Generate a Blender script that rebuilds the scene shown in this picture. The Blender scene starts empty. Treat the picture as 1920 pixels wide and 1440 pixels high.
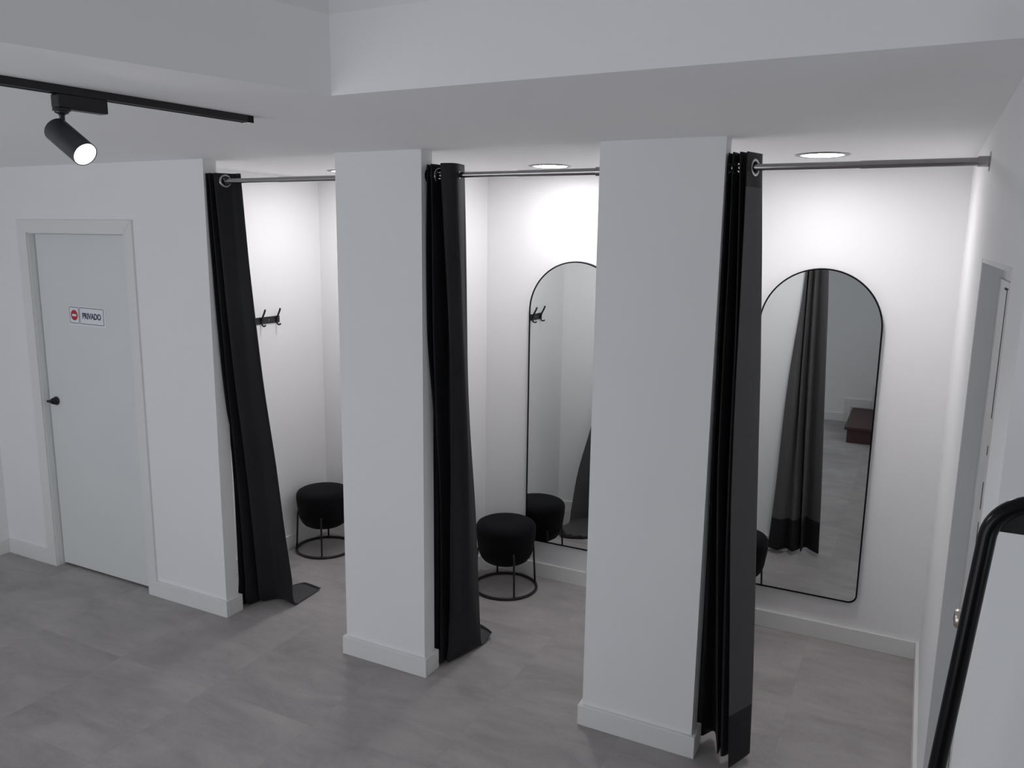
import bpy, bmesh, math, random
from mathutils import Vector, Matrix, noise

random.seed(7)
scene = bpy.context.scene
C = bpy.context.collection
PI = math.pi

# ------------------------------------------------------------------ camera
cam_data = bpy.data.cameras.new('camera')
cam = bpy.data.objects.new('camera', cam_data)
C.objects.link(cam)
cam_data.sensor_fit = 'HORIZONTAL'
cam_data.sensor_width = 36.0
cam_data.lens = 36.0 * 1505.0 / 1920.0
cam_data.clip_start = 0.02
CR = Vector((0.89146086, 0.45290843, 0.013095))
CU = Vector((-0.0931956, 0.15500083, 0.98350868))
CF = Vector((-0.44340964, 0.87797989, -0.18038625))
CO = Vector((1.4507, -2.9532, 2.0627))
cam.matrix_world = Matrix(((CR.x, CU.x, -CF.x, CO.x), (CR.y, CU.y, -CF.y, CO.y), (CR.z, CU.z, -CF.z, CO.z), (0, 0, 0, 1)))
scene.camera = cam

# ------------------------------------------------------------------ world, lights, exposure
scene.view_settings.view_transform = 'Standard'
scene.view_settings.look = 'None'
scene.view_settings.gamma = 1.0
scene.view_settings.use_curve_mapping = False
scene.view_settings.exposure = 0.0
scene.cycles.max_bounces = 16
scene.cycles.diffuse_bounces = 10
scene.cycles.glossy_bounces = 6
scene.cycles.sample_clamp_indirect = 4.0
scene.cycles.use_denoising = True

world = bpy.data.worlds.new('world')
scene.world = world
world.use_nodes = True
world.node_tree.nodes['Background'].inputs[0].default_value = (0.8, 0.88, 1.0, 1)
world.node_tree.nodes['Background'].inputs[1].default_value = 0.3


def area(name, loc, target, sx, sy, power, col):
    d = bpy.data.lights.new(name, 'AREA')
    d.shape = 'RECTANGLE'
    d.size = sx
    d.size_y = sy
    d.energy = power
    d.color = col
    o = bpy.data.objects.new(name, d)
    C.objects.link(o)
    o.location = loc
    o.rotation_euler = (Vector(target) - Vector(loc)).to_track_quat('-Z', 'Y').to_euler()
    return o


# daylight through the shop window in the wall behind the photographer, and the lamps of the upper floor
area('window_daylight', (-1.55, -4.43, 1.12), (-1.55, 0, 2.5), 3.4, 2.1, 38.0, (0.91, 0.935, 1.0))
area('upper_floor_lamp', (1.95, -2.7, 4.3), (0.9, -2.4, 1.5), 1.4, 1.4, 1.1, (1.0, 0.88, 0.78))
area('stair_fill_light', (2.74, -2.9, 1.45), (1.6, -2.3, 1.2), 1.1, 1.3, 5.5, (0.88, 0.94, 1.0))  # added fill light, brightens the wall face at the right edge

H = 2.421          # lower ceiling
BT, BH = 0.0163, 0.0934
XR = 1.607         # right wall
D = 1.30           # back wall of the cubicles
PD = 0.085         # pier thickness
LAMP = 92.0        # downlight emission


# ------------------------------------------------------------------ materials
def s2l(c):
    return tuple(((v / 255) / 12.92 if v / 255 <= 0.04045 else ((v / 255 + 0.055) / 1.055) ** 2.4) for v in c)


def mat(name, rgb, rough=0.5, metal=0.0, var=0.04, scale=8.0, bump=0.0, bscale=60.0, spec=0.5, sheen=0.0, emit=0.0, lin=False):
    m = bpy.data.materials.new(name)
    m.use_nodes = True
    nt = m.node_tree
    b = nt.nodes['Principled BSDF']
    c = rgb if lin else s2l(rgb)
    tc = nt.nodes.new('ShaderNodeTexCoord')
    n = nt.nodes.new('ShaderNodeTexNoise')
    n.inputs['Scale'].default_value = scale
    n.inputs['Detail'].default_value = 4
    nt.links.new(tc.outputs['Object'], n.inputs['Vector'])
    ramp = nt.nodes.new('ShaderNodeValToRGB')
    ramp.color_ramp.elements[0].position = 0.3
    ramp.color_ramp.elements[1].position = 0.7
    ramp.color_ramp.elements[0].color = (*[v * (1 - var) for v in c], 1)
    ramp.color_ramp.elements[1].color = (*[min(1, v * (1 + var)) for v in c], 1)
    nt.links.new(n.outputs['Fac'], ramp.inputs['Fac'])
    nt.links.new(ramp.outputs['Color'], b.inputs['Base Color'])
    b.inputs['Roughness'].default_value = rough
    b.inputs['Metallic'].default_value = metal
    b.inputs['Specular IOR Level'].default_value = spec
    if sheen:
        b.inputs['Sheen Weight'].default_value = sheen
        b.inputs['Sheen Roughness'].default_value = 0.5
    if emit:
        b.inputs['Emission Color'].default_value = (1.0, 0.968, 0.992, 1)
        b.inputs['Emission Strength'].default_value = emit
    if bump:
        n2 = nt.nodes.new('ShaderNodeTexNoise')
        n2.inputs['Scale'].default_value = bscale
        n2.inputs['Detail'].default_value = 3
        nt.links.new(tc.outputs['Object'], n2.inputs['Vector'])
        bp = nt.nodes.new('ShaderNodeBump')
        bp.inputs['Strength'].default_value = bump
        bp.inputs['Distance'].default_value = 0.002
        nt.links.new(n2.outputs['Fac'], bp.inputs['Height'])
        nt.links.new(bp.outputs['Normal'], b.inputs['Normal'])
    return m


def floor_material():
    m = bpy.data.materials.new('grey_floor_tiles')
    m.use_nodes = True
    nt = m.node_tree
    N, L = nt.nodes, nt.links
    b = N['Principled BSDF']
    tc = N.new('ShaderNodeTexCoord')

    def math_node(op, a=None, c=None):
        n = N.new('ShaderNodeMath')
        n.operation = op
        for i, v in enumerate((a, c)):
            if v is None:
                continue
            if isinstance(v, (int, float)):
                n.inputs[i].default_value = v
            else:
                L.new(v, n.inputs[i])
        return n.outputs[0]
    sep = N.new('ShaderNodeSeparateXYZ')
    L.new(tc.outputs['Object'], sep.inputs[0])
    T = 0.597
    tx = math_node('DIVIDE', math_node('ADD', sep.outputs[0], 1.297 + 12 * T), T)
    ty = math_node('DIVIDE', math_node('ADD', sep.outputs[1], 0.561 + 12 * T), T)
    cell = N.new('ShaderNodeCombineXYZ')
    L.new(math_node('FLOOR', tx), cell.inputs[0])
    L.new(math_node('FLOOR', ty), cell.inputs[1])
    wn = N.new('ShaderNodeTexWhiteNoise')
    L.new(cell.outputs[0], wn.inputs['Vector'])
    # each tile has its own patch of the cloudy stone print
    off = N.new('ShaderNodeVectorMath')
    off.operation = 'SCALE'
    L.new(wn.outputs['Color'], off.inputs[0])
    off.inputs['Scale'].default_value = 9.0
    add = N.new('ShaderNodeVectorMath')
    add.operation = 'ADD'
    L.new(tc.outputs['Object'], add.inputs[0])
    L.new(off.outputs[0], add.inputs[1])
    mp = N.new('ShaderNodeMapping')
    mp.inputs['Scale'].default_value = (1.0, 2.0, 1.0)
    mp.inputs['Rotation'].default_value = (0, 0, 0.5)
    L.new(add.outputs[0], mp.inputs['Vector'])
    n1 = N.new('ShaderNodeTexNoise')
    n1.inputs['Scale'].default_value = 2.1
    n1.inputs['Detail'].default_value = 6
    n1.inputs['Roughness'].default_value = 0.6
    n1.inputs['Distortion'].default_value = 0.6
    L.new(mp.outputs[0], n1.inputs['Vector'])
    r1 = N.new('ShaderNodeValToRGB')
    r1.color_ramp.elements[0].position = 0.28
    r1.color_ramp.elements[1].position = 0.72
    r1.color_ramp.elements[0].color = (*FLOOR_A, 1)
    r1.color_ramp.elements[1].color = (*FLOOR_B, 1)
    L.new(n1.outputs['Fac'], r1.inputs['Fac'])
    n2 = N.new('ShaderNodeTexNoise')
    n2.inputs['Scale'].default_value = 140
    n2.inputs['Detail'].default_value = 3
    L.new(tc.outputs['Object'], n2.inputs['Vector'])
    # value = 0.9 + 0.16*fine + 0.07*tile
    v = math_node('ADD', math_node('MULTIPLY', n2.outputs['Fac'], 0.26), 0.80)
    v = math_node('ADD', v, math_node('MULTIPLY', wn.outputs['Value'], 0.09))
    # fine cloudy streaks
    mp2 = N.new('ShaderNodeMapping')
    mp2.inputs['Scale'].default_value = (4.0, 13.0, 1.0)
    mp2.inputs['Rotation'].default_value = (0, 0, 0.5)
    L.new(add.outputs[0], mp2.inputs['Vector'])
    n3 = N.new('ShaderNodeTexNoise')
    n3.inputs['Scale'].default_value = 1.6
    n3.inputs['Detail'].default_value = 8
    n3.inputs['Roughness'].default_value = 0.65
    L.new(mp2.outputs[0], n3.inputs['Vector'])
    v = math_node('ADD', v, math_node('MULTIPLY', math_node('SUBTRACT', n3.outputs['Fac'], 0.5), 0.28))
    # hairline veins
    vo = N.new('ShaderNodeTexVoronoi')
    vo.feature = 'DISTANCE_TO_EDGE'
    vo.inputs['Scale'].default_value = 9.0
    nz = N.new('ShaderNodeTexNoise')
    nz.inputs['Scale'].default_value = 5.0
    nz.inputs['Detail'].default_value = 5
    L.new(add.outputs[0], nz.inputs['Vector'])
    mix = N.new('ShaderNodeVectorMath')
    mix.operation = 'ADD'
    L.new(add.outputs[0], mix.inputs[0])
    L.new(nz.outputs['Color'], mix.inputs[1])
    L.new(mix.outputs[0], vo.inputs['Vector'])
    vein = math_node('MULTIPLY', math_node('LESS_THAN', vo.outputs['Distance'], 0.006), math_node('GREATER_THAN', nz.outputs['Fac'], 0.56))
    v = math_node('ADD', v, math_node('MULTIPLY', vein, 0.10))
    # thin joints
    fx = math_node('FRACT', tx)
    fy = math_node('FRACT', ty)
    dx = math_node('MINIMUM', fx, math_node('SUBTRACT', 1.0, fx))
    dy = math_node('MINIMUM', fy, math_node('SUBTRACT', 1.0, fy))
    joint = math_node('LESS_THAN', math_node('MINIMUM', dx, dy), 0.0013)
    v = math_node('SUBTRACT', v, math_node('MULTIPLY', joint, 0.12))
    mul = N.new('ShaderNodeVectorMath')
    mul.operation = 'SCALE'
    L.new(r1.outputs['Color'], mul.inputs[0])
    L.new(v, mul.inputs['Scale'])
    L.new(mul.outputs[0], b.inputs['Base Color'])
    rr = math_node('ADD', math_node('MULTIPLY', n1.outputs['Fac'], 0.2), 0.42)
    L.new(rr, b.inputs['Roughness'])
    b.inputs['Specular IOR Level'].default_value = 0.35
    bp = N.new('ShaderNodeBump')
    bp.inputs['Strength'].default_value = 0.12
    bp.inputs['Distance'].default_value = 0.001
    L.new(n2.outputs['Fac'], bp.inputs['Height'])
    L.new(bp.outputs['Normal'], b.inputs['Normal'])
    return m


FLOOR_A, FLOOR_B = (0.305, 0.288, 0.283), (0.455, 0.430, 0.420)
M = {
    'wall': mat('white_wall_paint', (0.85, 0.85, 0.85), 0.75, var=0.008, scale=3, bump=0.06, bscale=120, spec=0.2, lin=True),
    'ceil': mat('white_ceiling_paint', (0.91, 0.91, 0.91), 0.85, var=0.006, scale=3, bump=0.04, bscale=90, spec=0.15, lin=True),
    'trim': mat('white_lacquered_trim', (0.77, 0.775, 0.76), 0.4, var=0.012, scale=4, lin=True),
    'greydoor': mat('grey_white_door_paint', (0.60, 0.60, 0.60), 0.5, var=0.02, scale=4, lin=True),
    'ringmetal': mat('dim_steel_trim', (0.22, 0.22, 0.225), 0.35, metal=1.0, var=0.05, scale=20, lin=True),
    'door': mat('white_lacquered_door', (0.74, 0.755, 0.745), 0.42, var=0.012, scale=3, lin=True),
    'seam': mat('dark_gap', (0.02, 0.02, 0.02), 0.9, lin=True),
    'floor': floor_material(),
    'fabric': mat('black_curtain_fabric', (0.0105, 0.0107, 0.0132), 0.62, var=0.22, scale=5, bump=0.25, bscale=500, spec=0.25, sheen=0.04, lin=True),
    'lining': mat('charcoal_curtain_lining', (0.082, 0.080, 0.084), 0.85, var=0.07, scale=220, bump=0.2, bscale=600, spec=0.2, sheen=0.1, lin=True),
    'chrome': mat('brushed_steel', (0.40, 0.39, 0.385), 0.16, metal=1.0, var=0.05, scale=30, lin=True),
    'nickel': mat('satin_nickel', (0.62, 0.58, 0.54), 0.3, metal=1.0, var=0.03, lin=True),
    'black': mat('black_painted_metal', (0.008, 0.008, 0.009), 0.42, var=0.1, lin=True),
    'blackgloss': mat('black_gloss_enamel', (0.004, 0.004, 0.0055), 0.22, var=0.1, spec=0.22, lin=True),
    'spot': mat('graphite_spot_body', (0.03, 0.032, 0.037), 0.4, var=0.08, lin=True),
    'brownmetal': mat('dark_bronze_metal', (0.014, 0.010, 0.009), 0.4, var=0.12, lin=True),
    'seat': mat('black_woven_upholstery', (0.0048, 0.0048, 0.006), 0.92, var=0.25, scale=260, bump=0.4, bscale=400, spec=0.15, sheen=0.03, lin=True),
    'lamp': mat('lit_diffuser', (0.9, 0.9, 0.9), 0.5, emit=LAMP, lin=True),
    'lens': mat('lit_spot_lens', (0.9, 0.9, 0.9), 0.3, emit=24.0, lin=True),
    'plastic': mat('white_plastic_sign', (0.83, 0.84, 0.87), 0.35, var=0.01, lin=True),
    'navy': mat('navy_print', (0.035, 0.045, 0.10), 0.5, lin=True),
    'red': mat('red_print', (0.52, 0.02, 0.04), 0.5, lin=True),
    'stair': mat('dark_red_brown_paint', (0.06, 0.022, 0.022), 0.5, var=0.12, scale=6, lin=True),
    'screw': mat('small_screw_steel', (0.6, 0.6, 0.6), 0.35, metal=1.0, lin=True),
}
mm = bpy.data.materials.new('mirror_glass')
mm.use_nodes = True
_b = mm.node_tree.nodes['Principled BSDF']
_b.inputs['Base Color'].default_value = (0.80, 0.83, 0.82, 1)
_b.inputs['Metallic'].default_value = 1.0
_b.inputs['Roughness'].default_value = 0.0
M['mirror'] = mm


# ------------------------------------------------------------------ mesh helpers
def link(name, bm, m, parent=None, smooth=False, loc=None):
    me = bpy.data.meshes.new(name)
    bmesh.ops.recalc_face_normals(bm, faces=bm.faces[:])
    bm.to_mesh(me)
    bm.free()
    for x in (m if isinstance(m, (list, tuple)) else [m]):
        me.materials.append(x)
    if smooth:
        for p in me.polygons:
            p.use_smooth = True
    o = bpy.data.objects.new(name, me)
    C.objects.link(o)
    if parent is not None:
        o.parent = parent
    if loc is not None:
        o.location = loc
    return o


def autosmooth(o, ang=0.7):
    """smooth faces, with sharp edges kept where the angle is large"""
    me = o.data
    bm = bmesh.new()
    bm.from_mesh(me)
    for f in bm.faces:
        f.smooth = True
    for e in bm.edges:
        if len(e.link_faces) == 2 and e.calc_face_angle(0) > ang:
            e.smooth = False
    bm.to_mesh(me)
    bm.free()
    return o


def box(bm, x0, x1, y0, y1, z0, z1, bev=0.0, seg=2):
    r = bmesh.ops.create_cube(bm, size=1.0)
    vs = r['verts']
    for v in vs:
        v.co = Vector(((x0 + x1) / 2 + v.co.x * (x1 - x0), (y0 + y1) / 2 + v.co.y * (y1 - y0), (z0 + z1) / 2 + v.co.z * (z1 - z0)))
    if bev:
        es = list({e for v in vs for e in v.link_edges})
        bmesh.ops.bevel(bm, geom=es, offset=bev, segments=seg, profile=0.5, affect='EDGES')
    return vs


def prism(bm, pts, z0, z1):
    a = [bm.verts.new((x, y, z0)) for x, y in pts]
    b = [bm.verts.new((x, y, z1)) for x, y in pts]
    n = len(pts)
    bm.faces.new(a[::-1])
    bm.faces.new(b)
    for i in range(n):
        bm.faces.new((a[i], a[(i + 1) % n], b[(i + 1) % n], b[i]))


def frame_of(t):
    t = t.normalized()
    up = Vector((0, 0, 1)) if abs(t.z) < 0.9 else Vector((1, 0, 0))
    a = t.cross(up).normalized()
    return a, t.cross(a).normalized()


def tube(bm, pts, r, n=14, closed=False, caps=True):
    pts = [Vector(p) for p in pts]
    k = len(pts)
    rings = []
    a = None
    for i, p in enumerate(pts):
        if closed:
            t = pts[(i + 1) % k] - pts[i - 1]
        else:
            t = pts[min(i + 1, k - 1)] - pts[max(i - 1, 0)]
        t.normalize()
        if a is None:
            a, b = frame_of(t)
        else:
            a = (a - t * a.dot(t)).normalized()
            b = t.cross(a).normalized()
        rr = r[i] if isinstance(r, (list, tuple)) else r
        rings.append([bm.verts.new(p + (a * math.cos(2 * PI * j / n) + b * math.sin(2 * PI * j / n)) * rr) for j in range(n)])
    m = k if closed else k - 1
    for i in range(m):
        A, B = rings[i], rings[(i + 1) % k]
        for j in range(n):
            bm.faces.new((A[j], A[(j + 1) % n], B[(j + 1) % n], B[j]))
    if caps and not closed:
        bm.faces.new(rings[0][::-1])
        bm.faces.new(rings[-1])


def lathe(bm, prof, n=48, center=(0, 0, 0), axis=None):
    """prof: (radius, height) list; open ends close with a fan when radius is 0"""
    c = Vector(center)
    if axis is None:
        ax, a, b = Vector((0, 0, 1)), Vector((1, 0, 0)), Vector((0, 1, 0))
    else:
        ax = Vector(axis).normalized()
        a, b = frame_of(ax)
    rows = []
    for r, h in prof:
        if r < 1e-7:
            rows.append([bm.verts.new(c + ax * h)])
        else:
            rows.append([bm.verts.new(c + ax * h + (a * math.cos(2 * PI * j / n) + b * math.sin(2 * PI * j / n)) * r) for j in range(n)])
    for A, B in zip(rows, rows[1:]):
        for j in range(n):
            k = (j + 1) % n
            if len(A) == 1 and len(B) == 1:
                continue
            if len(A) == 1:
                bm.faces.new((A[0], B[k], B[j]))
            elif len(B) == 1:
                bm.faces.new((A[j], A[k], B[0]))
            else:
                bm.faces.new((A[j], A[k], B[k], B[j]))


def tag(o, label, cat, group=None, kind=None):
    o['label'] = label
    o['category'] = cat
    if group:
        o['group'] = group
    if kind:
        o['kind'] = kind
    return o


def empty(name, loc=(0, 0, 0), rz=0.0):
    o = bpy.data.objects.new(name, None)
    o.empty_display_size = 0.1
    C.objects.link(o)
    o.location = loc
    o.rotation_euler = (0, 0, rz)
    return o


def copy_tree(o, parent=None):
    c = o.copy()
    C.objects.link(c)
    if parent is not None:
        c.parent = parent
    for ch in list(o.children):
        copy_tree(ch, c)
    return c


def struct(name, bm, m, label, cat, parent=None):
    o = link(name, bm, m, parent)
    if parent is None:
        tag(o, label, cat, kind='structure')
    return o


def boxes(*bs):
    bm = bmesh.new()
    for b in bs:
        box(bm, *b)
    return bm


# ------------------------------------------------------------------ room shell
XL, YB, XE = -3.69, -4.40, 2.70
struct('floor', boxes((XL - 0.1, XE + 0.1, YB - 0.1, 1.45, -0.1, 0.0)), M['floor'], 'mottled grey stone-look tile floor', 'floor')

VX0, VX1 = 0.022, -0.60      # left edge of the stairwell void: at its far corner, at the wall behind
VY = -1.20
bm = bmesh.new()
prism(bm, [(XL - 0.1, VY), (XL - 0.1, 1.45), (XE + 0.1, 1.45), (XE + 0.1, VY)], H, H + 0.2)
prism(bm, [(XL - 0.1, YB - 0.1), (XL - 0.1, VY), (VX0, VY), (-0.190, -1.95), (VX1, YB - 0.1)], H, H + 0.2)
struct('ceiling', bm, M['ceil'], 'white lower ceiling over the cubicles with an opening', 'ceiling')
bm = bmesh.new()
prism(bm, [(VX0 - 0.1, VY), (XE + 0.1, VY), (XE + 0.1, VY + 0.1), (VX0 - 0.1, VY + 0.1)], H + 0.2, 4.7)
struct('wall_void_front', bm, M['wall'], 'white upper wall facing the camera above the ceiling opening', 'wall')
bm = bmesh.new()
prism(bm, [(VX0, VY), (VX0 - 0.1, VY), (-0.290, -1.95), (VX1 - 0.1, YB), (VX1, YB), (-0.190, -1.95)], H + 0.2, 4.7)
struct('wall_void_left', bm, M['wall'], 'white upper wall at the left side of the ceiling opening', 'wall')
struct('ceiling_upper', boxes((VX1 - 0.2, XE + 0.1, YB - 0.1, VY + 0.1, 4.7, 4.8)), M['ceil'], 'upper ceiling over the stairwell', 'ceiling')

X1 = -1.766
X2L, X2R = -0.945, -0.485
X3L, X3R = 0.319, 0.792
DL, DR = -3.206, -2.370      # door opening
DH = 2.05
struct('wall_front', boxes((XL - 0.1, DL, 0, PD, 0, H), (DR, X1, 0, PD, 0, H), (DL, DR, 0, PD, DH, H)), M['wall'],
       'white wall around the private door, left of the cubicles', 'wall')
struct('wall_pier_middle', boxes((X2L, X2R, 0, PD, 0, H)), M['wall'], 'white pier between the first and second cubicle', 'wall')
struct('wall_pier_right', boxes((X3L, X3R, 0, PD, 0, H)), M['wall'], 'white pier between the second and third cubicle', 'wall')
CX = [(-2.145, X2L), (-0.875, X3L), (0.390, XR)]      # inner x of the three cubicles
struct('wall_cubicle_left', boxes((-2.215, -2.145, PD, D, 0, H)), M['wall'], 'left side wall of the first cubicle with the hook rail', 'wall')
struct('wall_divider_middle', boxes((X2L, -0.875, PD, D, 0, H)), M['wall'], 'dividing wall between first and second cubicle', 'wall')
struct('wall_divider_right', boxes((X3L, 0.390, PD, D, 0, H)), M['wall'], 'dividing wall between second and third cubicle', 'wall')
struct('wall_back', boxes((-2.215, XR, D, D + 0.1, 0, H)), M['wall'], 'white back wall of the cubicles', 'wall')
struct('wall_left', boxes((XL - 0.1, XL, YB, 0, 0, H)), M['wall'], 'white side wall at the far left edge', 'wall')

# right wall block with a shallow door recess
RD = 0.060
RY0, RY1, RZ = -1.085, -0.122, 2.016
struct('wall_right', boxes((XR + RD, XE, -1.352, D + 0.1, 0, H), (XR, XR + RD, RY1, D + 0.1, 0, H), (XR, XR + RD, RY0, RY1, RZ, H), (XR, XR + RD, -1.352, RY0, 0, H)),
       M['wall'], 'white right wall of the third cubicle with a door recess', 'wall')
# wall behind the photographer, with the shop window
WX0, WX1, WZ0, WZ1 = -3.3, 0.2, 0.05, 2.25
struct('wall_opposite', boxes((XL - 0.1, WX0, YB - 0.12, YB, 0, H), (WX1, XE + 0.1, YB - 0.12, YB, 0, 4.7), (WX0, WX1, YB - 0.12, YB, 0, WZ0), (WX0, WX1, YB - 0.12, YB, WZ1, H)),
       M['wall'], 'white wall behind the camera, seen in the right mirror', 'wall')
struct('wall_far_right', boxes((XE, XE + 0.1, YB, -3.5, 0, 4.7), (XE, XE + 0.1, -2.3, -1.352, 0, 4.7), (XE, XE + 0.1, -3.5, -2.3, 0, 0.75), (XE, XE + 0.1, -3.5, -2.3, 2.15, 4.7)), M['wall'], 'white wall at the right of the staircase', 'wall')
bm = bmesh.new()
for b in ((WX0, WX0 + 0.05, YB - 0.09, YB - 0.04, WZ0, WZ1), (WX1 - 0.05, WX1, YB - 0.09, YB - 0.04, WZ0, WZ1), (WX0 + 0.05, WX1 - 0.05, YB - 0.09, YB - 0.04, WZ0, WZ0 + 0.05),
          (WX0 + 0.05, WX1 - 0.05, YB - 0.09, YB - 0.04, WZ1 - 0.05, WZ1)):
    box(bm, *b)
struct('window_1', bm, M['trim'], 'shop window frame in the wall behind the camera', 'window')


bm = bmesh.new()
for b in ((XE + 0.02, XE + 0.06, -3.5, -3.46, 0.75, 2.15), (XE + 0.02, XE + 0.06, -2.34, -2.3, 0.75, 2.15), (XE + 0.02, XE + 0.06, -3.46, -2.34, 0.75, 0.79), (XE + 0.02, XE + 0.06, -3.46, -2.34, 2.11, 2.15)):
    box(bm, *b)
struct('stair_fill_frame', bm, M['trim'], 'unseen window frame added around the fill light beside the staircase', 'window')  # made-up window, added only to house the stair fill light


# baseboards
def bboards(name, runs, label):
    bm = bmesh.new()
    for r in runs:
        box(bm, *r, 0, BH, 0.0025, 2)
    struct(name, bm, M['trim'], label, 'baseboard')


FO_L, FO_R, FO_T = -3.287, -2.3025, 2.123      # door frame outside
bboards('baseboard_left', [(XL, XL + BT, YB, -BT)], 'white baseboard along the left side wall')
bboards('baseboard_front', [(XL, FO_L, -BT, 0), (FO_R, X1 + BT, -BT, 0), (X1, X1 + BT, 0, PD), (-2.145, X1 + BT, PD, PD + BT)], 'white baseboard around the wall with the private door')
bboards('baseboard_pier_middle', [(X2L - BT, X2R + BT, -BT, 0), (X2R, X2R + BT, 0, PD), (X2L - BT, X2L, 0, D), (-0.875, X2R + BT, PD, PD + BT)], 'white baseboard around the middle pier')
bboards('baseboard_pier_right', [(X3L - BT, X3R + BT, -BT, 0), (X3R, X3R + BT, 0, PD), (X3L - BT, X3L, 0, D), (0.390, X3R + BT, PD, PD + BT)], 'white baseboard around the right pier')
bboards('baseboard_cubicle_left', [(-2.145, -2.145 + BT, PD + BT, D), (-2.145 + BT, X2L - BT, D - BT, D)], 'white baseboard inside the first cubicle')
bboards('baseboard_cubicle_middle', [(-0.875, -0.875 + BT, PD + BT, D), (-0.875 + BT, X3L - BT, D - BT, D)], 'white baseboard inside the second cubicle')
bboards('baseboard_cubicle_right', [(0.390, 0.390 + BT, PD + BT, D), (0.390 + BT, XR - BT, D - BT, D), (XR - BT, XR, RY1, D)], 'white baseboard inside the third cubicle')
bm = bmesh.new()
box(bm, XL, 0.775, YB, YB + BT, 0, BH, 0.0025)
box(bm, 0.775, 0.850, YB, YB + BT, 0, 0.275, 0.0025)
box(bm, 0.850, 1.065, YB, YB + BT, 0.175, 0.275, 0.0025)
box(bm, 1.065, 1.140, YB, YB + BT, 0.175, 0.445, 0.0025)
box(bm, 1.140, 1.42, YB, YB + BT, 0.345, 0.445, 0.0025)
struct('baseboard_opposite', bm, M['trim'], 'white baseboard stepping up beside the stairs', 'baseboard')

# ------------------------------------------------------------------ private door
door = empty('door_1')
tag(door, 'white private door with flat frame at the left', 'door', kind='structure')
bm = bmesh.new()
FY = -0.012


def poly_prism_xz(bm, pts, y0, y1):
    a = [bm.verts.new((x, y0, z)) for x, z in pts]
    b = [bm.verts.new((x, y1, z)) for x, z in pts]
    n = len(pts)
    bm.faces.new(a)
    bm.faces.new(b[::-1])
    for i in range(n):
        bm.faces.new((a[i], b[i], b[(i + 1) % n], a[(i + 1) % n]))


# mitred flat casing: two uprights and a head, hairline gap at the mitre
g = 0.0007
poly_prism_xz(bm, [(FO_L, 0), (DL, 0), (DL, DH - g), (FO_L, FO_T - g)], FY, 0.0)
poly_prism_xz(bm, [(DR, 0), (FO_R, 0), (FO_R, FO_T - g), (DR, DH - g)], FY, 0.0)
poly_prism_xz(bm, [(DL + g, DH), (DR - g, DH), (FO_R - g, FO_T), (FO_L + g, FO_T)], FY, 0.0)
link('door_frame', bm, M['trim'], door)
LY = 0.036
bm = boxes((DL, DL + 0.004, 0.0, PD, 0, DH), (DR - 0.004, DR, 0.0, PD, 0, DH), (DL, DR, 0.0, PD, DH - 0.004, DH))
link('jamb', bm, M['trim'], door)
bm = bmesh.new()
box(bm, DL + 0.010, DR - 0.006, LY, LY + 0.035, 0.014, DH - 0.0055, 0.0015)
leaf = link('door_leaf', bm, M['door'], door)
bm = boxes((DL + 0.004, DR - 0.004, LY + 0.036, LY + 0.045, 0.0, DH - 0.004))
link('rebate', bm, M['seam'], door)
bm = bmesh.new()
hx, hz = -3.128, 1.056
lathe(bm, [(0, 0), (0.024, 0), (0.026, 0.003), (0.026, 0.008), (0.022, 0.011), (0, 0.011)], 28, (hx, LY, hz), (0, -1, 0))
tube(bm, [(hx, LY - 0.008, hz), (hx - 0.002, LY - 0.020, hz), (hx - 0.004, LY - 0.034, hz)], [0.023, 0.021, 0.015], 20)
tube(bm, [(hx + 0.004, LY - 0.030, hz), (hx - 0.012, LY - 0.036, hz), (hx - 0.034, LY - 0.037, hz - 0.001)], [0.011, 0.009, 0.0075], 14)
hn = link('door_handle', bm, M['black'], leaf)
hn['label'] = 'small black door handle'
autosmooth(hn)

# PRIVADO sign on the door
sign = empty('door_sign', (-2.7885, LY - 0.0005, 1.584))
tag(sign, 'white sign with red no-entry disc reading PRIVADO on the left door', 'sign')
sign.rotation_euler = (0, 0.008, 0)


def rrect(w, h, r, n=6):
    out = []
    for cx, cz, a0 in ((w / 2 - r, h / 2 - r, 0), (-w / 2 + r, h / 2 - r, 90), (-w / 2 + r, -h / 2 + r, 180), (w / 2 - r, -h / 2 + r, 270)):
        for i in range(n + 1):
            a = math.radians(a0 + 90 * i / n)
            out.append((cx + r * math.cos(a), cz + r * math.sin(a)))
    return out


def rr_plate(bm, cx, cz, w, h, r, y0, y1):
    poly_prism_xz(bm, [(cx + x, cz + z) for x, z in rrect(w, h, r)], y0, y1)


def rr_border(bm, cx, cz, w, h, r, t, y0, y1):
    o = [(cx + x, cz + z) for x, z in rrect(w, h, r)]
    i = [(cx + x, cz + z) for x, z in rrect(w - 2 * t, h - 2 * t, max(r - t, 0.001))]
    n = len(o)
    vo = [bm.verts.new((x, y0, z)) for x, z in o]
    vi = [bm.verts.new((x, y0, z)) for x, z in i]
    wo = [bm.verts.new((x, y1, z)) for x, z in o]
    for k in range(n):
        j = (k + 1) % n
        bm.faces.new((vo[k], vo[j], vi[j], vi[k]))
        bm.faces.new((vo[k], wo[k], wo[j], vo[j]))


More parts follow.
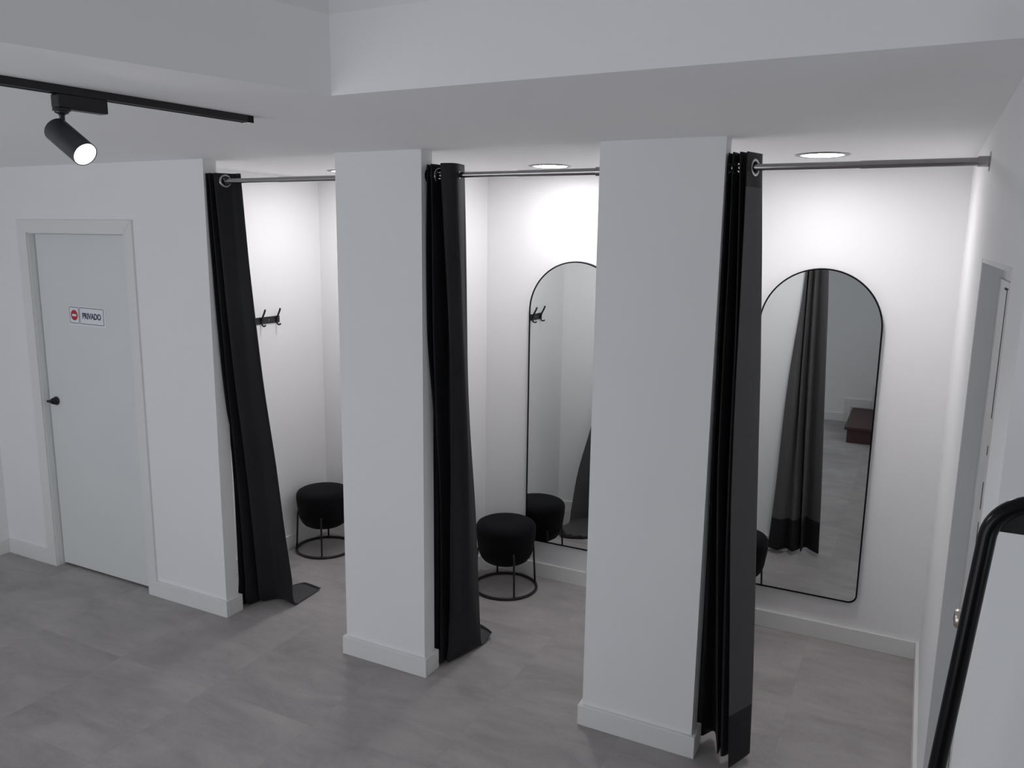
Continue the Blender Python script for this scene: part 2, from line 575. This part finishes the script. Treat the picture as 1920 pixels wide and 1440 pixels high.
bm = bmesh.new()
rr_plate(bm, 0.004, -0.003, 0.318, 0.112, 0.006, -0.0012, 0.0)
link('backing_sheet', bm, M['plastic'], sign)
IX, TX = -0.106, 0.0455
bm = bmesh.new()
rr_plate(bm, IX, 0, 0.084, 0.094, 0.007, -0.0024, -0.0010)
rr_plate(bm, TX, 0, 0.206, 0.094, 0.005, -0.0024, -0.0010)
sgp = link('sign_panel', bm, M['plastic'], sign)
bm = bmesh.new()
rr_border(bm, IX, 0, 0.084, 0.094, 0.007, 0.0030, -0.0028, -0.0022)
rr_border(bm, TX, 0, 0.206, 0.094, 0.005, 0.0030, -0.0028, -0.0022)
link('border', bm, M['navy'], sgp)
bm = bmesh.new()
lathe(bm, [(0, 0), (0.030, 0), (0.030, 0.0008), (0, 0.0008)], 36, (IX, -0.0022, 0), (0, -1, 0))
nod = link('no_entry_disc', bm, M['red'], sign)
bm = boxes((IX - 0.0185, IX + 0.0185, -0.0036, -0.0028, -0.0065, 0.0065))
link('bar', bm, M['plastic'], nod)
cu = bpy.data.curves.new('lettering', 'FONT')
cu.body = 'PRIVADO'
cu.size = 0.047
cu.align_x = 'CENTER'
cu.align_y = 'CENTER'
cu.extrude = 0.0004
cu.offset = 0.0014
cu.space_character = 0.98
_t = bpy.data.objects.new('lettering_source', cu)
C.objects.link(_t)
_me = bpy.data.meshes.new_from_object(_t.evaluated_get(bpy.context.evaluated_depsgraph_get()))
bpy.data.objects.remove(_t)
_me.materials.clear()
_me.materials.append(M['navy'])
tx = bpy.data.objects.new('lettering', _me)
C.objects.link(tx)
tx.parent = sgp
tx.location = (TX, -0.0030, -0.001)
tx.rotation_euler = (PI / 2, 0, 0)
tx.scale = (0.83, 1.0, 1.0)

# ------------------------------------------------------------------ door in the right wall
d2 = empty('door_2')
tag(d2, 'white door set in a shallow recess in the right wall', 'door', kind='structure')
bm = bmesh.new()
box(bm, XR + RD - 0.010, XR + RD, RY0 + 0.06, RY1 - 0.010, 0.01, 1.960, 0.001)
leaf2 = link('door_leaf', bm, M['greydoor'], d2)
bm = bmesh.new()
box(bm, XR + 0.0012, XR + RD - 0.010, RY0 + 0.001, RY0 + 0.060, 0, 1.970)
box(bm, XR + 0.0012, XR + RD, RY1 - 0.010, RY1 - 0.0005, 0, RZ - 0.011)
box(bm, XR + 0.0012, XR + RD, RY0 + 0.001, RY1 - 0.0005, RZ - 0.011, RZ - 0.0005)
link('jamb', bm, M['greydoor'], d2)
bm = bmesh.new()
for z0, z1 in ((1.70, 1.968), (1.62, 1.64), (1.50, 1.56), (1.30, 1.47), (0.85, 1.22)):
    box(bm, XR + 0.0003, XR + 0.0030, RY0 + 0.058, RY0 + 0.0645, z0, z1)
box(bm, XR + 0.0003, XR + 0.003, RY0 + 0.058, RY0 + 0.12, 1.967, 1.971)
link('gap', bm, M['seam'], d2)
bm = bmesh.new()
ky, kz = -0.71, 1.110
lathe(bm, [(0, 0), (0.025, 0), (0.025, 0.005), (0.011, 0.008), (0.010, 0.026), (0.020, 0.029), (0.025, 0.035), (0.025, 0.046), (0.021, 0.051), (0, 0.0535)], 28, (XR + RD - 0.010, ky, kz), (-1, 0, 0))
kn = link('door_knob', bm, M['nickel'], leaf2)
kn['label'] = 'satin nickel door knob'
autosmooth(kn)


# ------------------------------------------------------------------ curtain rods
RODY, RODZ = 0.055, 2.316


def make_rod(x0, x1, label):
    r = empty('curtain_rod', (x0, RODY, RODZ))
    tag(r, label, 'curtain rod', 'curtain rods over the cubicles')
    w = x1 - x0
    mid = w * 0.55
    bm = bmesh.new()
    tube(bm, [(0.004, 0, 0), (mid, 0, 0)], 0.0118, 20)
    tube(bm, [(mid - 0.01, 0, 0), (w - 0.004, 0, 0)], 0.0132, 20)
    autosmooth(link('pole', bm, M['chrome'], r))
    for s in (0, 1):
        bm = bmesh.new()
        xa, dx = (0.0, 1) if s == 0 else (w, -1)
        prof = [(0, 0), (0.031, 0), (0.031, 0.003), (0.017, 0.0045), (0.017, 0.034), (0.0125, 0.036)]
        if s == 0:      # the curtain is pushed up against this end
            prof = [(0, 0), (0.031, 0), (0.031, 0.002), (0.0117, 0.0034)]
        lathe(bm, prof, 32, (xa, 0, 0), (dx, 0, 0))
        autosmooth(link('end_flange', bm, M['chrome'], r))
    return r


make_rod(X1, X2L, 'steel curtain rod over the first cubicle from the left')
make_rod(X2R, X3L, 'steel curtain rod over the middle cubicle')
make_rod(X3R, XR, 'steel curtain rod over the right cubicle, ending on the right wall')


# ------------------------------------------------------------------ curtains
def catmull(pts):
    """a rounded curve through pts, 24 steps for each span"""
    P = [Vector((p[0], p[1], 0)) for p in pts]
    P = [P[0] * 2 - P[1]] + P + [P[-1] * 2 - P[-2]]
    out = []
    for i in range(1, len(P) - 2):
        for k in range(24):
            t = k / 24
            p0, p1, p2, p3 = P[i - 1], P[i], P[i + 1], P[i + 2]
            out.append(0.5 * ((2 * p1) + (p2 - p0) * t + (2 * p0 - 5 * p1 + 4 * p2 - p3) * t * t + (3 * p1 - p0 - 3 * p2 + p3) * t ** 3))
    out.append(P[-2].copy())
    return out


def make_curtain(label, levels, heading, hem, rings, seed, wr=0.004):
    """levels: list of (z, plan points, [z of each point]) from top to bottom, the same number of plan points at each level"""
    root = empty('curtain', (levels[0][1][0][0], levels[0][1][0][1], 0))
    base = Vector(root.location)
    tag(root, label, 'curtain', 'curtains drawn to the left of each cubicle')
    curves = []
    for lv in levels:
        c = catmull(lv[1])
        zs = lv[2] if len(lv) > 2 else [lv[0]] * len(lv[1])
        m = len(zs) - 1
        z = []
        for i in range(len(c)):
            s = i / 24
            k = min(int(s), m - 1)
            z.append(zs[k] + (zs[k + 1] - zs[k]) * (s - k))
        curves.append([Vector((p.x, p.y, zz)) for p, zz in zip(c, z)])
    ncol = len(curves[0])
    rows = []
    ztop = levels[0][0]
    zl0 = levels[0][0]
    zrow = [zl0 - 0.10 * k / 32 for k in range(32)] + [zl0 - 0.10 + (levels[-1][0] - zl0 + 0.10) * k / 115 for k in range(116)]
    NR = len(zrow) - 1
    zl = [lv[0] for lv in levels]
    for j in range(NR + 1):
        zz = zrow[j]
        k = 0
        while k < len(zl) - 2 and zz < zl[k + 1]:
            k += 1
        t = (zz - zl[k]) / (zl[k + 1] - zl[k])
        A, B = curves[k], curves[k + 1]
        A0 = curves[k - 1] if k > 0 else None
        B1 = curves[k + 2] if k + 2 < len(curves) else None
        row = []
        for i in range(ncol):
            a, b = A[i], B[i]
            h = zl[k + 1] - zl[k]
            ta = (b - a) if A0 is None else ((b - A0[i]) / (zl[k + 1] - zl[k - 1])) * h
            tb = (b - a) if B1 is None else ((B1[i] - a) / (zl[k + 2] - zl[k])) * h
            t2, t3 = t * t, t * t * t
            p = a * (2 * t3 - 3 * t2 + 1) + ta * (t3 - 2 * t2 + t) + b * (3 * t2 - 2 * t3) + tb * (t3 - t2)
            f = min(1.0, (zl0 - zz) / 0.3)
            w = noise.noise(Vector((i * 0.045, zz * 1.1, seed))) * wr * f + noise.noise(Vector((i * 0.13, zz * 2.4, seed + 9))) * wr * 0.4 * f
            p = p + Vector((w, w * 0.7, 0))
            p.z = max(p.z, 0.004)
            row.append(p)
        rows.append(row)
    nrm = []
    for j in range(NR + 1):
        r = []
        for i in range(ncol):
            du = rows[j][min(i + 1, ncol - 1)] - rows[j][max(i - 1, 0)]
            dv = rows[min(j + 1, NR)][i] - rows[max(j - 1, 0)][i]
            n = dv.cross(du)
            r.append(n.normalized() if n.length > 1e-9 else Vector((0, -1, 0)))
        nrm.append(r)
    # nrm points to the room side (front) for a curtain running to +x
    th = 0.0012
    F = [[rows[j][i] + nrm[j][i] * th - base for i in range(ncol)] for j in range(NR + 1)]
    B = [[rows[j][i] - nrm[j][i] * th - base for i in range(ncol)] for j in range(NR + 1)]

    hz = [ztop - heading, zl[-1] + hem]

    # an eyelet where the rod passes through each panel named in rings (by its x)
    ringpos = []
    zr = RODZ
    jr = min(range(NR + 1), key=lambda j: abs(rows[j][0].z - zr))
    for i in range(1, ncol):
        a, b = rows[jr][i - 1], rows[jr][i]
        if (a.y - RODY) * (b.y - RODY) <= 0 and a.y != b.y:
            ringpos.append((Vector((b.x, RODY, zr)), nrm[jr][i]))
    ringpos = [min(ringpos, key=lambda r: abs(r[0].x - x)) for x in rings]
    bmf, bml = bmesh.new(), bmesh.new()
    vf = [[bmf.verts.new(p) for p in r] for r in F]
    vb = {}

    def gb(bm, key, j, i):
        k = (key, j, i)
        if k not in vb:
            vb[k] = bm.verts.new(B[j][i])
        return vb[k]
    for j in range(NR):
        zc = (zrow[j] + zrow[j + 1]) / 2
        band = zc > hz[0] or zc < hz[1]
        for i in range(ncol - 1):
            corners = (rows[j][i], rows[j][i + 1], rows[j + 1][i], rows[j + 1][i + 1])
            cy = sum(p.y for p in corners) / 4 - RODY
            if math.hypot(cy, (zrow[j] + zrow[j + 1]) / 2 - RODZ) < 0.0150 or min(math.hypot(p.y - RODY, p.z - RODZ) for p in corners) < 0.0136:
                continue      # the hole the rod runs through
            bmf.faces.new((vf[j][i], vf[j][i + 1], vf[j + 1][i + 1], vf[j + 1][i]))
            if band:
                q = [gb(bmf, 'f', j, i), gb(bmf, 'f', j + 1, i), gb(bmf, 'f', j + 1, i + 1), gb(bmf, 'f', j, i + 1)]
                bmf.faces.new(q)
            else:
                q = [gb(bml, 'l', j, i), gb(bml, 'l', j + 1, i), gb(bml, 'l', j + 1, i + 1), gb(bml, 'l', j, i + 1)]
                bml.faces.new(q)
        for i in (0, ncol - 1):      # side rims
            try:
                bmf.faces.new((vf[j][i], vf[j + 1][i], gb(bmf, 'f', j + 1, i), gb(bmf, 'f', j, i)))
            except ValueError:
                pass
    for j in (0, NR):
        for i in range(ncol - 1):
            bmf.faces.new((vf[j][i], vf[j][i + 1], gb(bmf, 'f', j, i + 1), gb(bmf, 'f', j, i)))
    link('outer_fabric', bmf, M['fabric'], root, smooth=True)
    ln = link('lining', bml, M['lining'], root, smooth=True)
    ln['label'] = 'dark grey lining'
    for p, n in ringpos:
        bm = bmesh.new()
        prof = []
        for k in range(13):
            a = 2 * PI * k / 12
            prof.append((0.0262 + 0.0062 * math.cos(a), 0.0042 * math.sin(a)))
        lathe(bm, prof, 36, Vector(p) - base, n)
        e = link('eyelet', bm, M['chrome'], root, smooth=True)
        e['label'] = 'steel eyelet ring'
    return root


TOP = 2.366
# right curtain: the last panel doubles back, so its lined side faces the room
make_curtain('black curtain over the right cubicle, its end folded back to show grey lining', [
    (TOP, [(0.799, 0.095), (0.801, 0.060), (0.799, 0.020), (0.809, 0.100), (0.818, 0.002), (0.836, 0.100), (0.842, 0.002), (0.866, 0.064), (0.898, 0.108), (0.867, -0.005)]),
    (1.77, [(0.786, 0.116), (0.797, 0.122), (0.801, 0.030), (0.815, 0.112), (0.827, 0.002), (0.853, 0.110), (0.862, 0.004), (0.892, 0.070), (0.933, 0.108), (0.876, -0.012)]),
    (1.16, [(0.738, 0.125), (0.785, 0.148), (0.804, 0.048), (0.819, 0.124), (0.834, 0.002), (0.866, 0.122), (0.876, 0.006), (0.918, 0.076), (0.962, 0.108), (0.890, -0.018)]),
    (0.45, [(0.710, 0.138), (0.765, 0.164), (0.804, 0.104), (0.836, 0.145), (0.870, 0.020), (0.884, 0.132), (0.896, 0.014), (0.944, 0.076), (0.993, 0.102), (0.928, -0.030)]),
    (0.030, [(0.690, 0.150), (0.757, 0.172), (0.806, 0.112), (0.850, 0.160), (0.894, 0.035), (0.896, 0.140), (0.910, 0.020), (0.956, 0.076), (1.006, 0.098), (0.951, -0.036)],
     [0.03, 0.03, 0.03, 0.034, 0.022, 0.036, 0.026, 0.034, 0.026, 0.022])], 0.118, 0.205, [0.883], 3.1)

# middle curtain: its foot trails inwards over the floor
FL = 0.010
make_curtain('black curtain over the middle cubicle, tucked against the middle pier', [
    (TOP - 0.005, [(-0.474, 0.085), (-0.475, 0.030), (-0.458, 0.095), (-0.442, 0.008), (-0.420, 0.095), (-0.404, 0.088), (-0.389, 0.000), (-0.345, -0.004), (-0.324, 0.020), (-0.336, 0.105)]),
    (1.65, [(-0.490, 0.106), (-0.481, 0.035), (-0.468, 0.110), (-0.445, 0.030), (-0.425, 0.115), (-0.400, 0.100), (-0.373, 0.040), (-0.345, 0.060), (-0.332, 0.090), (-0.345, 0.150)]),
    (1.21, [(-0.560, 0.125), (-0.482, 0.095), (-0.470, 0.130), (-0.450, 0.060), (-0.430, 0.130), (-0.405, 0.120), (-0.378, 0.070), (-0.355, 0.100), (-0.337, 0.130), (-0.352, 0.190)]),
    (0.80, [(-0.585, 0.150), (-0.490, 0.115), (-0.475, 0.160), (-0.455, 0.095), (-0.440, 0.170), (-0.420, 0.150), (-0.396, 0.098), (-0.380, 0.150), (-0.360, 0.200), (-0.375, 0.280)]),
    (0.38, [(-0.660, 0.240), (-0.500, 0.125), (-0.485, 0.200), (-0.468, 0.115), (-0.455, 0.210), (-0.440, 0.180), (-0.420, 0.128), (-0.395, 0.190), (-0.373, 0.250), (-0.390, 0.340)]),
    (0.10, [(-0.685, 0.290), (-0.508, 0.130), (-0.490, 0.215), (-0.474, 0.120), (-0.463, 0.235), (-0.453, 0.195), (-0.441, 0.146), (-0.414, 0.230), (-0.390, 0.310), (-0.388, 0.360)]),
    (0.00, [(-0.690, 0.310), (-0.510, 0.135), (-0.490, 0.225), (-0.474, 0.125), (-0.465, 0.245), (-0.455, 0.205), (-0.446, 0.152), (-0.420, 0.240), (-0.396, 0.330), (-0.384, 0.375)], [FL] * 10),
    (-0.16, [(-0.720, 0.420), (-0.660, 0.560), (-0.632, 0.590), (-0.600, 0.590), (-0.575, 0.590), (-0.550, 0.580), (-0.530, 0.572), (-0.500, 0.560), (-0.450, 0.530), (-0.378, 0.470)],
     [FL, FL, FL, FL, FL, FL, FL, FL, 0.02, 0.035])], 0.118, 0.014, [-0.432], 11.7)

# left curtain: swept to the right at the foot, trailing inwards over the floor
make_curtain('black curtain over the left cubicle, its foot swept out and trailing on the floor', [
    (TOP - 0.013, [(-1.755, 0.085), (-1.759, 0.008), (-1.742, 0.080), (-1.733, 0.006), (-1.724, 0.132), (-1.704, 0.008), (-1.662, 0.080), (-1.602, 0.082), (-1.680, 0.135)]),
    (1.90, [(-1.754, 0.098), (-1.758, 0.020), (-1.740, 0.095), (-1.730, 0.020), (-1.712, 0.095), (-1.694, 0.028), (-1.642, 0.080), (-1.590, 0.096), (-1.625, 0.130)]),
    (1.35, [(-1.754, 0.112), (-1.757, 0.046), (-1.735, 0.120), (-1.728, 0.045), (-1.708, 0.122), (-1.686, 0.060), (-1.630, 0.105), (-1.577, 0.140), (-1.600, 0.165)]),
    (0.86, [(-1.800, 0.150), (-1.778, 0.106), (-1.755, 0.160), (-1.748, 0.098), (-1.722, 0.170), (-1.688, 0.112), (-1.620, 0.160), (-1.558, 0.190), (-1.575, 0.208)]),
    (0.43, [(-1.820, 0.190), (-1.790, 0.118), (-1.770, 0.200), (-1.755, 0.125), (-1.730, 0.210), (-1.706, 0.160), (-1.630, 0.210), (-1.556, 0.235), (-1.566, 0.247)]),
    (0.165, [(-1.830, 0.210), (-1.795, 0.122), (-1.775, 0.220), (-1.757, 0.135), (-1.735, 0.230), (-1.712, 0.185), (-1.635, 0.245), (-1.543, 0.258), (-1.548, 0.268)]),
    (0.02, [(-1.830, 0.225), (-1.792, 0.128), (-1.775, 0.228), (-1.757, 0.150), (-1.735, 0.248), (-1.720, 0.218), (-1.655, 0.285), (-1.536, 0.268), (-1.535, 0.280)], [FL] * 9),
    (-0.20, [(-1.830, 0.420), (-1.792, 0.400), (-1.775, 0.430), (-1.757, 0.425), (-1.735, 0.445), (-1.720, 0.440), (-1.660, 0.500), (-1.556, 0.505), (-1.546, 0.506)],
     [FL, FL, 0.02, FL, 0.02, FL, 0.022, 0.012, 0.010])], 0.118, 0.014, [-1.674], 23.3)


# ------------------------------------------------------------------ mirrors
def make_mirror(cx, label):
    r = empty('arched_mirror', (cx, D, 0.235))
    tag(r, label, 'mirror', 'arched wall mirrors')
    W, Hm = 0.29, 1.696
    rc = 0.045

    def outline(off):
        p = []
        w, c = W - off, rc - off
        for i in range(9):
            a = PI + (PI / 2) * i / 8
            p.append((-w + c + c * math.cos(a), off + c + c * math.sin(a)))
        for i in range(9):
            a = 1.5 * PI + (PI / 2) * i / 8
            p.append((w - c + c * math.cos(a), off + c + c * math.sin(a)))
        zc = Hm - W
        for i in range(41):
            a = PI * i / 40
            p.append((w * math.cos(a), zc + w * math.sin(a)))
        return p
    o, i_ = outline(0), outline(0.0075)
    n = len(o)
    y0, y1 = -0.026, -0.001
    bm = bmesh.new()
    A = [bm.verts.new((x, y0, z)) for x, z in o]
    B = [bm.verts.new((x, y0, z)) for x, z in i_]
    Cc = [bm.verts.new((x, y1, z)) for x, z in o]
    Dd = [bm.verts.new((x, y1, z)) for x, z in i_]
    for k in range(n):
        j = (k + 1) % n
        bm.faces.new((A[k], A[j], B[j], B[k]))
        bm.faces.new((A[k], Cc[k], Cc[j], A[j]))
        bm.faces.new((B[k], B[j], Dd[j], Dd[k]))
        bm.faces.new((Cc[k], Dd[k], Dd[j], Cc[j]))
    autosmooth(link('frame', bm, M['blackgloss'], r), 0.6)
    bm = bmesh.new()
    poly_prism_xz(bm, i_, -0.0235, -0.0185)
    link('glass', bm, M['mirror'], r)
    return r


make_mirror(-0.289, 'tall arched mirror with thin black frame in the middle cubicle, half hidden by the pier')
make_mirror(1.015, 'tall arched mirror with thin black frame in the right cubicle')


# ------------------------------------------------------------------ stools
def make_stool():
    r = empty('stool')
    tag(r, '', 'stool', 'round stools in the cubicles')
    bm = bmesh.new()
    prof = [(0, 0.421), (0.07, 0.4205), (0.12, 0.418), (0.150, 0.413), (0.167, 0.404), (0.1755, 0.391), (0.178, 0.374), (0.1765, 0.345), (0.173, 0.315), (0.168, 0.282), (0.166, 0.264), (0.163, 0.258)]
    lathe(bm, prof, 64)
    autosmooth(link('seat_cushion', bm, M['seat'], r), 1.2)
    bm = bmesh.new()
    prof = [(0.163, 0.258), (0.1645, 0.255), (0.163, 0.246), (0.157, 0.226), (0.147, 0.204), (0.134, 0.188), (0.115, 0.176), (0.09, 0.170), (0.05, 0.167), (0, 0.167)]
    lathe(bm, prof, 64)
    autosmooth(link('seat_shell', bm, M['seat'], r), 1.2)
    R = 0.186
    bm = bmesh.new()
    tube(bm, [(R * math.cos(2 * PI * k / 64), R * math.sin(2 * PI * k / 64), 0.0088) for k in range(64)], 0.0084, 12, closed=True)
    link('base_ring', bm, M['brownmetal'], r, smooth=True)
    for k in range(4):
        a = math.radians(45 + 90 * k)
        ca, sa = math.cos(a), math.sin(a)
        bm = bmesh.new()
        tube(bm, [(R * ca, R * sa, 0.008), (0.1735 * ca, 0.1735 * sa, 0.230), (0.1700 * ca, 0.1700 * sa, 0.262), (0.164 * ca, 0.164 * sa, 0.268)], 0.0060, 12)
        tube(bm, [(R * ca + 0.016 * sa, R * sa - 0.016 * ca, 0.0092), (R * ca - 0.016 * sa, R * sa + 0.016 * ca, 0.0092)], 0.0092, 12)
        link('leg', bm, M['brownmetal'], r, smooth=True)
    return r


st = make_stool()
spots = [(-0.603, 1.060, math.radians(-2), 'round black upholstered stool in front of the middle cubicle mirror'),
         (-1.935, 1.020, math.radians(-12), 'round black upholstered stool in the left cubicle, cut off by the pier'),
         (0.640, 1.030, math.radians(5), 'round black stool hidden behind the right curtain, seen only in its mirror')]
for i, (x, y, a, lab) in enumerate(spots):
    o = st if i == 0 else copy_tree(st)
    o.location = (x, y, 0)
    o.rotation_euler = (0, 0, a)
    o['label'] = lab


# ------------------------------------------------------------------ coat hook rails
def make_hooks():
    r = empty('coat_hook_rail')
    tag(r, '', 'coat hooks', 'coat hook rails in the cubicles')
    bm = bmesh.new()
    box(bm, 0.0, 0.0055, -0.225, 0.225, -0.021, 0.021, 0.0012)
    bp_ = link('back_plate', bm, M['black'], r)
    for y in (-0.195, -0.065, 0.065, 0.195):
        bm = bmesh.new()
        tube(bm, [(0.006, y, -0.012), (0.012, y, 0.006), (0.020, y, 0.026), (0.034, y, 0.052), (0.041, y, 0.070)], 0.0060, 10)
        a = [(0.006, y, -0.004), (0.010, y, -0.016)]
        for k in range(9):
            t = PI + PI * 0.85 * k / 8
            a.append((0.026 + 0.015 * math.cos(t), y, -0.020 + 0.013 * math.sin(t)))
        tube(bm, a, 0.0050, 10)
        link('hook', bm, M['black'], r, smooth=True)
    for y in (-0.13, 0.13, 0.0):
        bm = bmesh.new()
        lathe(bm, [(0, 0.0018), (0.0025, 0.0015), (0.0036, 0.0)], 16, (0.0054, y, 0.0), (1, 0, 0))
        s = link('screw', bm, M['screw'], bp_, smooth=True)
        s['label'] = 'small steel screw head'
    return r


hk = make_hooks()
for i, (x, y, z, lab) in enumerate([(-2.145, 0.668, 1.535, 'black coat hook rail on the left wall of the left cubicle'),
                                    (-0.875, 0.690, 1.530, 'black coat hook rail of the middle cubicle, seen in its mirror')]):
    o = hk if i == 0 else copy_tree(hk)
    o.location = (x, y, z)
    o['label'] = lab

# ------------------------------------------------------------------ recessed downlights


def make_downlight():
    r = empty('ceiling_downlight')
    tag(r, '', 'ceiling light', 'recessed round downlights in the cubicles')
    bm = bmesh.new()
    lathe(bm, [(0.086, -0.0015), (0.088, -0.006), (0.096, -0.0065), (0.108, -0.004), (0.112, -0.0005)], 64)
    link('trim_ring', bm, M['ringmetal'], r, smooth=True)
    bm = bmesh.new()
    lathe(bm, [(0, -0.0058), (0.060, -0.0055), (0.082, -0.0045), (0.0875, -0.002)], 64)
    d = link('diffuser', bm, M['lamp'], r, smooth=True)
    d['label'] = 'glowing white diffuser'
    return r


dl = make_downlight()
for i, (x, y, lab) in enumerate([(1.028, 0.755, 'round lit downlight over the right cubicle'), (-0.291, 0.895, 'round lit downlight over the middle cubicle'),
                                 (-1.545, 0.84, 'round lit downlight over the left cubicle, mostly hidden by the middle pier')]):
    o = dl if i == 0 else copy_tree(dl)
    o.location = (x, y, H)
    o['label'] = lab

# ------------------------------------------------------------------ lighting track and spot
P0, P1 = Vector((-0.465, -1.000, H)), Vector((-0.602, -2.30, H))
ta = math.atan2(-(P1 - P0).x, (P1 - P0).y) + PI      # local -y runs along the track towards the camera
LT = (P1 - P0).length
track = empty('lighting_track', P0, math.atan2((P0 - P1).y, (P0 - P1).x) - PI / 2)
tag(track, 'black ceiling track for spotlights at the upper left', 'lighting track')
bm = bmesh.new()
box(bm, -0.0175, -0.0125, -LT, 0, -0.020, 0)
box(bm, 0.0125, 0.0175, -LT, 0, -0.020, 0)
box(bm, -0.0125, 0.0125, -LT, 0, -0.006, 0)
box(bm, -0.0125, -0.007, -LT, 0, -0.020, -0.017)
box(bm, 0.007, 0.0125, -LT, 0, -0.020, -0.017)
link('rail', bm, M['black'], track)
bm = bmesh.new()
box(bm, -0.018, 0.018, -0.020, 0.003, -0.0212, 0.0, 0.0015)
link('end_cap', bm, M['blackgloss'], track)

T = (P1 - P0).normalized()
sp = P0 + T * 0.575
spot = empty('track_spotlight', sp, track.rotation_euler.z)
tag(spot, 'black cylindrical track spotlight, lit, hanging from the ceiling track', 'spotlight')
bm = bmesh.new()
box(bm, -0.016, 0.016, -0.023, 0.105, -0.056, -0.0185, 0.003, 3)
box(bm, -0.0185, 0.0185, -0.026, 0.022, -0.054, -0.0205, 0.004, 3)
link('track_adapter', bm, M['black'], spot)
bm = bmesh.new()
lathe(bm, [(0.0, -0.054), (0.021, -0.056), (0.021, -0.061), (0.017, -0.062), (0.016, -0.066), (0.009, -0.069), (0.0065, -0.072), (0.0060, -0.100), (0.0080, -0.108), (0.0, -0.112)], 28, (0, -0.010, 0))
autosmooth(link('stem', bm, M['black'], spot))
vd = (CO - Vector((-0.490, -1.592, 2.282))).normalized()
im = 0.757 * CR - 0.653 * CU
im = (im - vd * im.dot(vd)).normalized()
axis_w = (0.69 * im + 0.72 * vd).normalized()
rz = Matrix.Rotation(-track.rotation_euler.z, 3, 'Z')
ax = rz @ axis_w
# the head's middle, on the ray through the photographed lamp and in the track's plane
ctr = rz @ (Vector((-0.490, -1.590, 2.283)) - sp)
bm = bmesh.new()
R_, L_ = 0.0315, 0.122
lathe(bm, [(0, -L_ / 2), (R_ - 0.003, -L_ / 2), (R_, -L_ / 2 + 0.003), (R_, L_ / 2 - 0.001), (R_ - 0.0012, L_ / 2), (R_ - 0.0028, L_ / 2 - 0.001), (R_ - 0.0034, L_ / 2 - 0.012), (0, L_ / 2 - 0.0125)], 56, ctr, ax)
head = autosmooth(link('lamp_head', bm, M['spot'], spot))
bm = bmesh.new()
lathe(bm, [(0, 0.0), (R_ - 0.0036, 0.0), (R_ - 0.0036, -0.003), (0, -0.003)], 56, ctr + ax * (L_ / 2 - 0.006), ax)
l_ = link('lens', bm, M['lens'], head)
l_['label'] = 'glowing white lens'
ld = bpy.data.lights.new('spotlight_beam', 'SPOT')
ld.energy = 12
ld.spot_size = math.radians(50)
ld.spot_blend = 0.6
ld.shadow_soft_size = 0.03
lo = bpy.data.objects.new('spotlight_beam', ld)
C.objects.link(lo)
lo.parent = spot
lo.location = ctr + ax * (L_ / 2 + 0.004)
lo.rotation_euler = ax.to_track_quat('-Z', 'Y').to_euler()

# ------------------------------------------------------------------ black tube frame in the foreground
fr = empty('tube_frame', (1.80, -1.60, 0))
tag(fr, 'black metal tube frame with rounded corner in the foreground at the right edge', 'metal frame')
TR = 0.0128
zt = 1.688
sl = 0.0295 / 0.404
xl_top = 1.575 - 1.80
pts = []
rb = 0.066


def legx(z):
    return xl_top - (1.632 - z) * sl


pts.append((legx(0.0), 0, 0.0))
pts.append((legx(0.6), 0, 0.6))
pts.append((legx(1.2), 0, 1.2))
zc = zt - rb
a0 = PI - math.atan(sl)
cx_ = legx(zc) + rb / math.sqrt(1 + sl * sl)
for k in range(15):
    a = a0 - (a0 - PI / 2) * k / 14
    pts.append((cx_ + rb * math.cos(a), 0, zc + rb * math.sin(a)))
full = pts + [(-p[0], 0, p[2]) for p in pts[::-1]]
bm = bmesh.new()
tube(bm, full, TR, 20)
autosmooth(link('tube', bm, M['blackgloss'], fr))
bm = bmesh.new()
xi = legx(1.637)
poly = [(xi, 1.6365), (-xi, 1.640), (legx(zt - 0.02) * -1 - 0.02, zt - 0.004), (legx(zt - 0.02) + 0.02, zt - 0.004)]
poly_prism_xz(bm, poly, 0.003, 0.006)
link('top_plate', bm, M['black'], fr)
for s in (-1, 1):
    bm = bmesh.new()
    x = s * abs(legx(0.0))
    tube(bm, [(x, -0.22, TR), (x, 0.22, TR)], TR, 16)
    link('foot', bm, M['blackgloss'], fr, smooth=True)

# ------------------------------------------------------------------ staircase (its first step shows in the right mirror)
stc = empty('staircase', (0.9, YB, 0))
tag(stc, 'dark red-brown stair steps, seen reflected in the right mirror', 'stairs')
W_ = 1.075
for k in range(6):
    x0 = 0.0 + 0.28 * k
    zt_ = 0.170 * (k + 1)
    bm = bmesh.new()
    box(bm, x0, x0 + 0.28, 0.0175, W_, 0.170 * k, zt_ - 0.032)
    link('riser', bm, M['stair'], stc)
    bm = bmesh.new()
    box(bm, x0 - 0.028, x0 + 0.285, 0.0175, W_ + 0.022, zt_ - 0.032, zt_, 0.007, 3)
    link('tread', bm, M['stair'], stc)
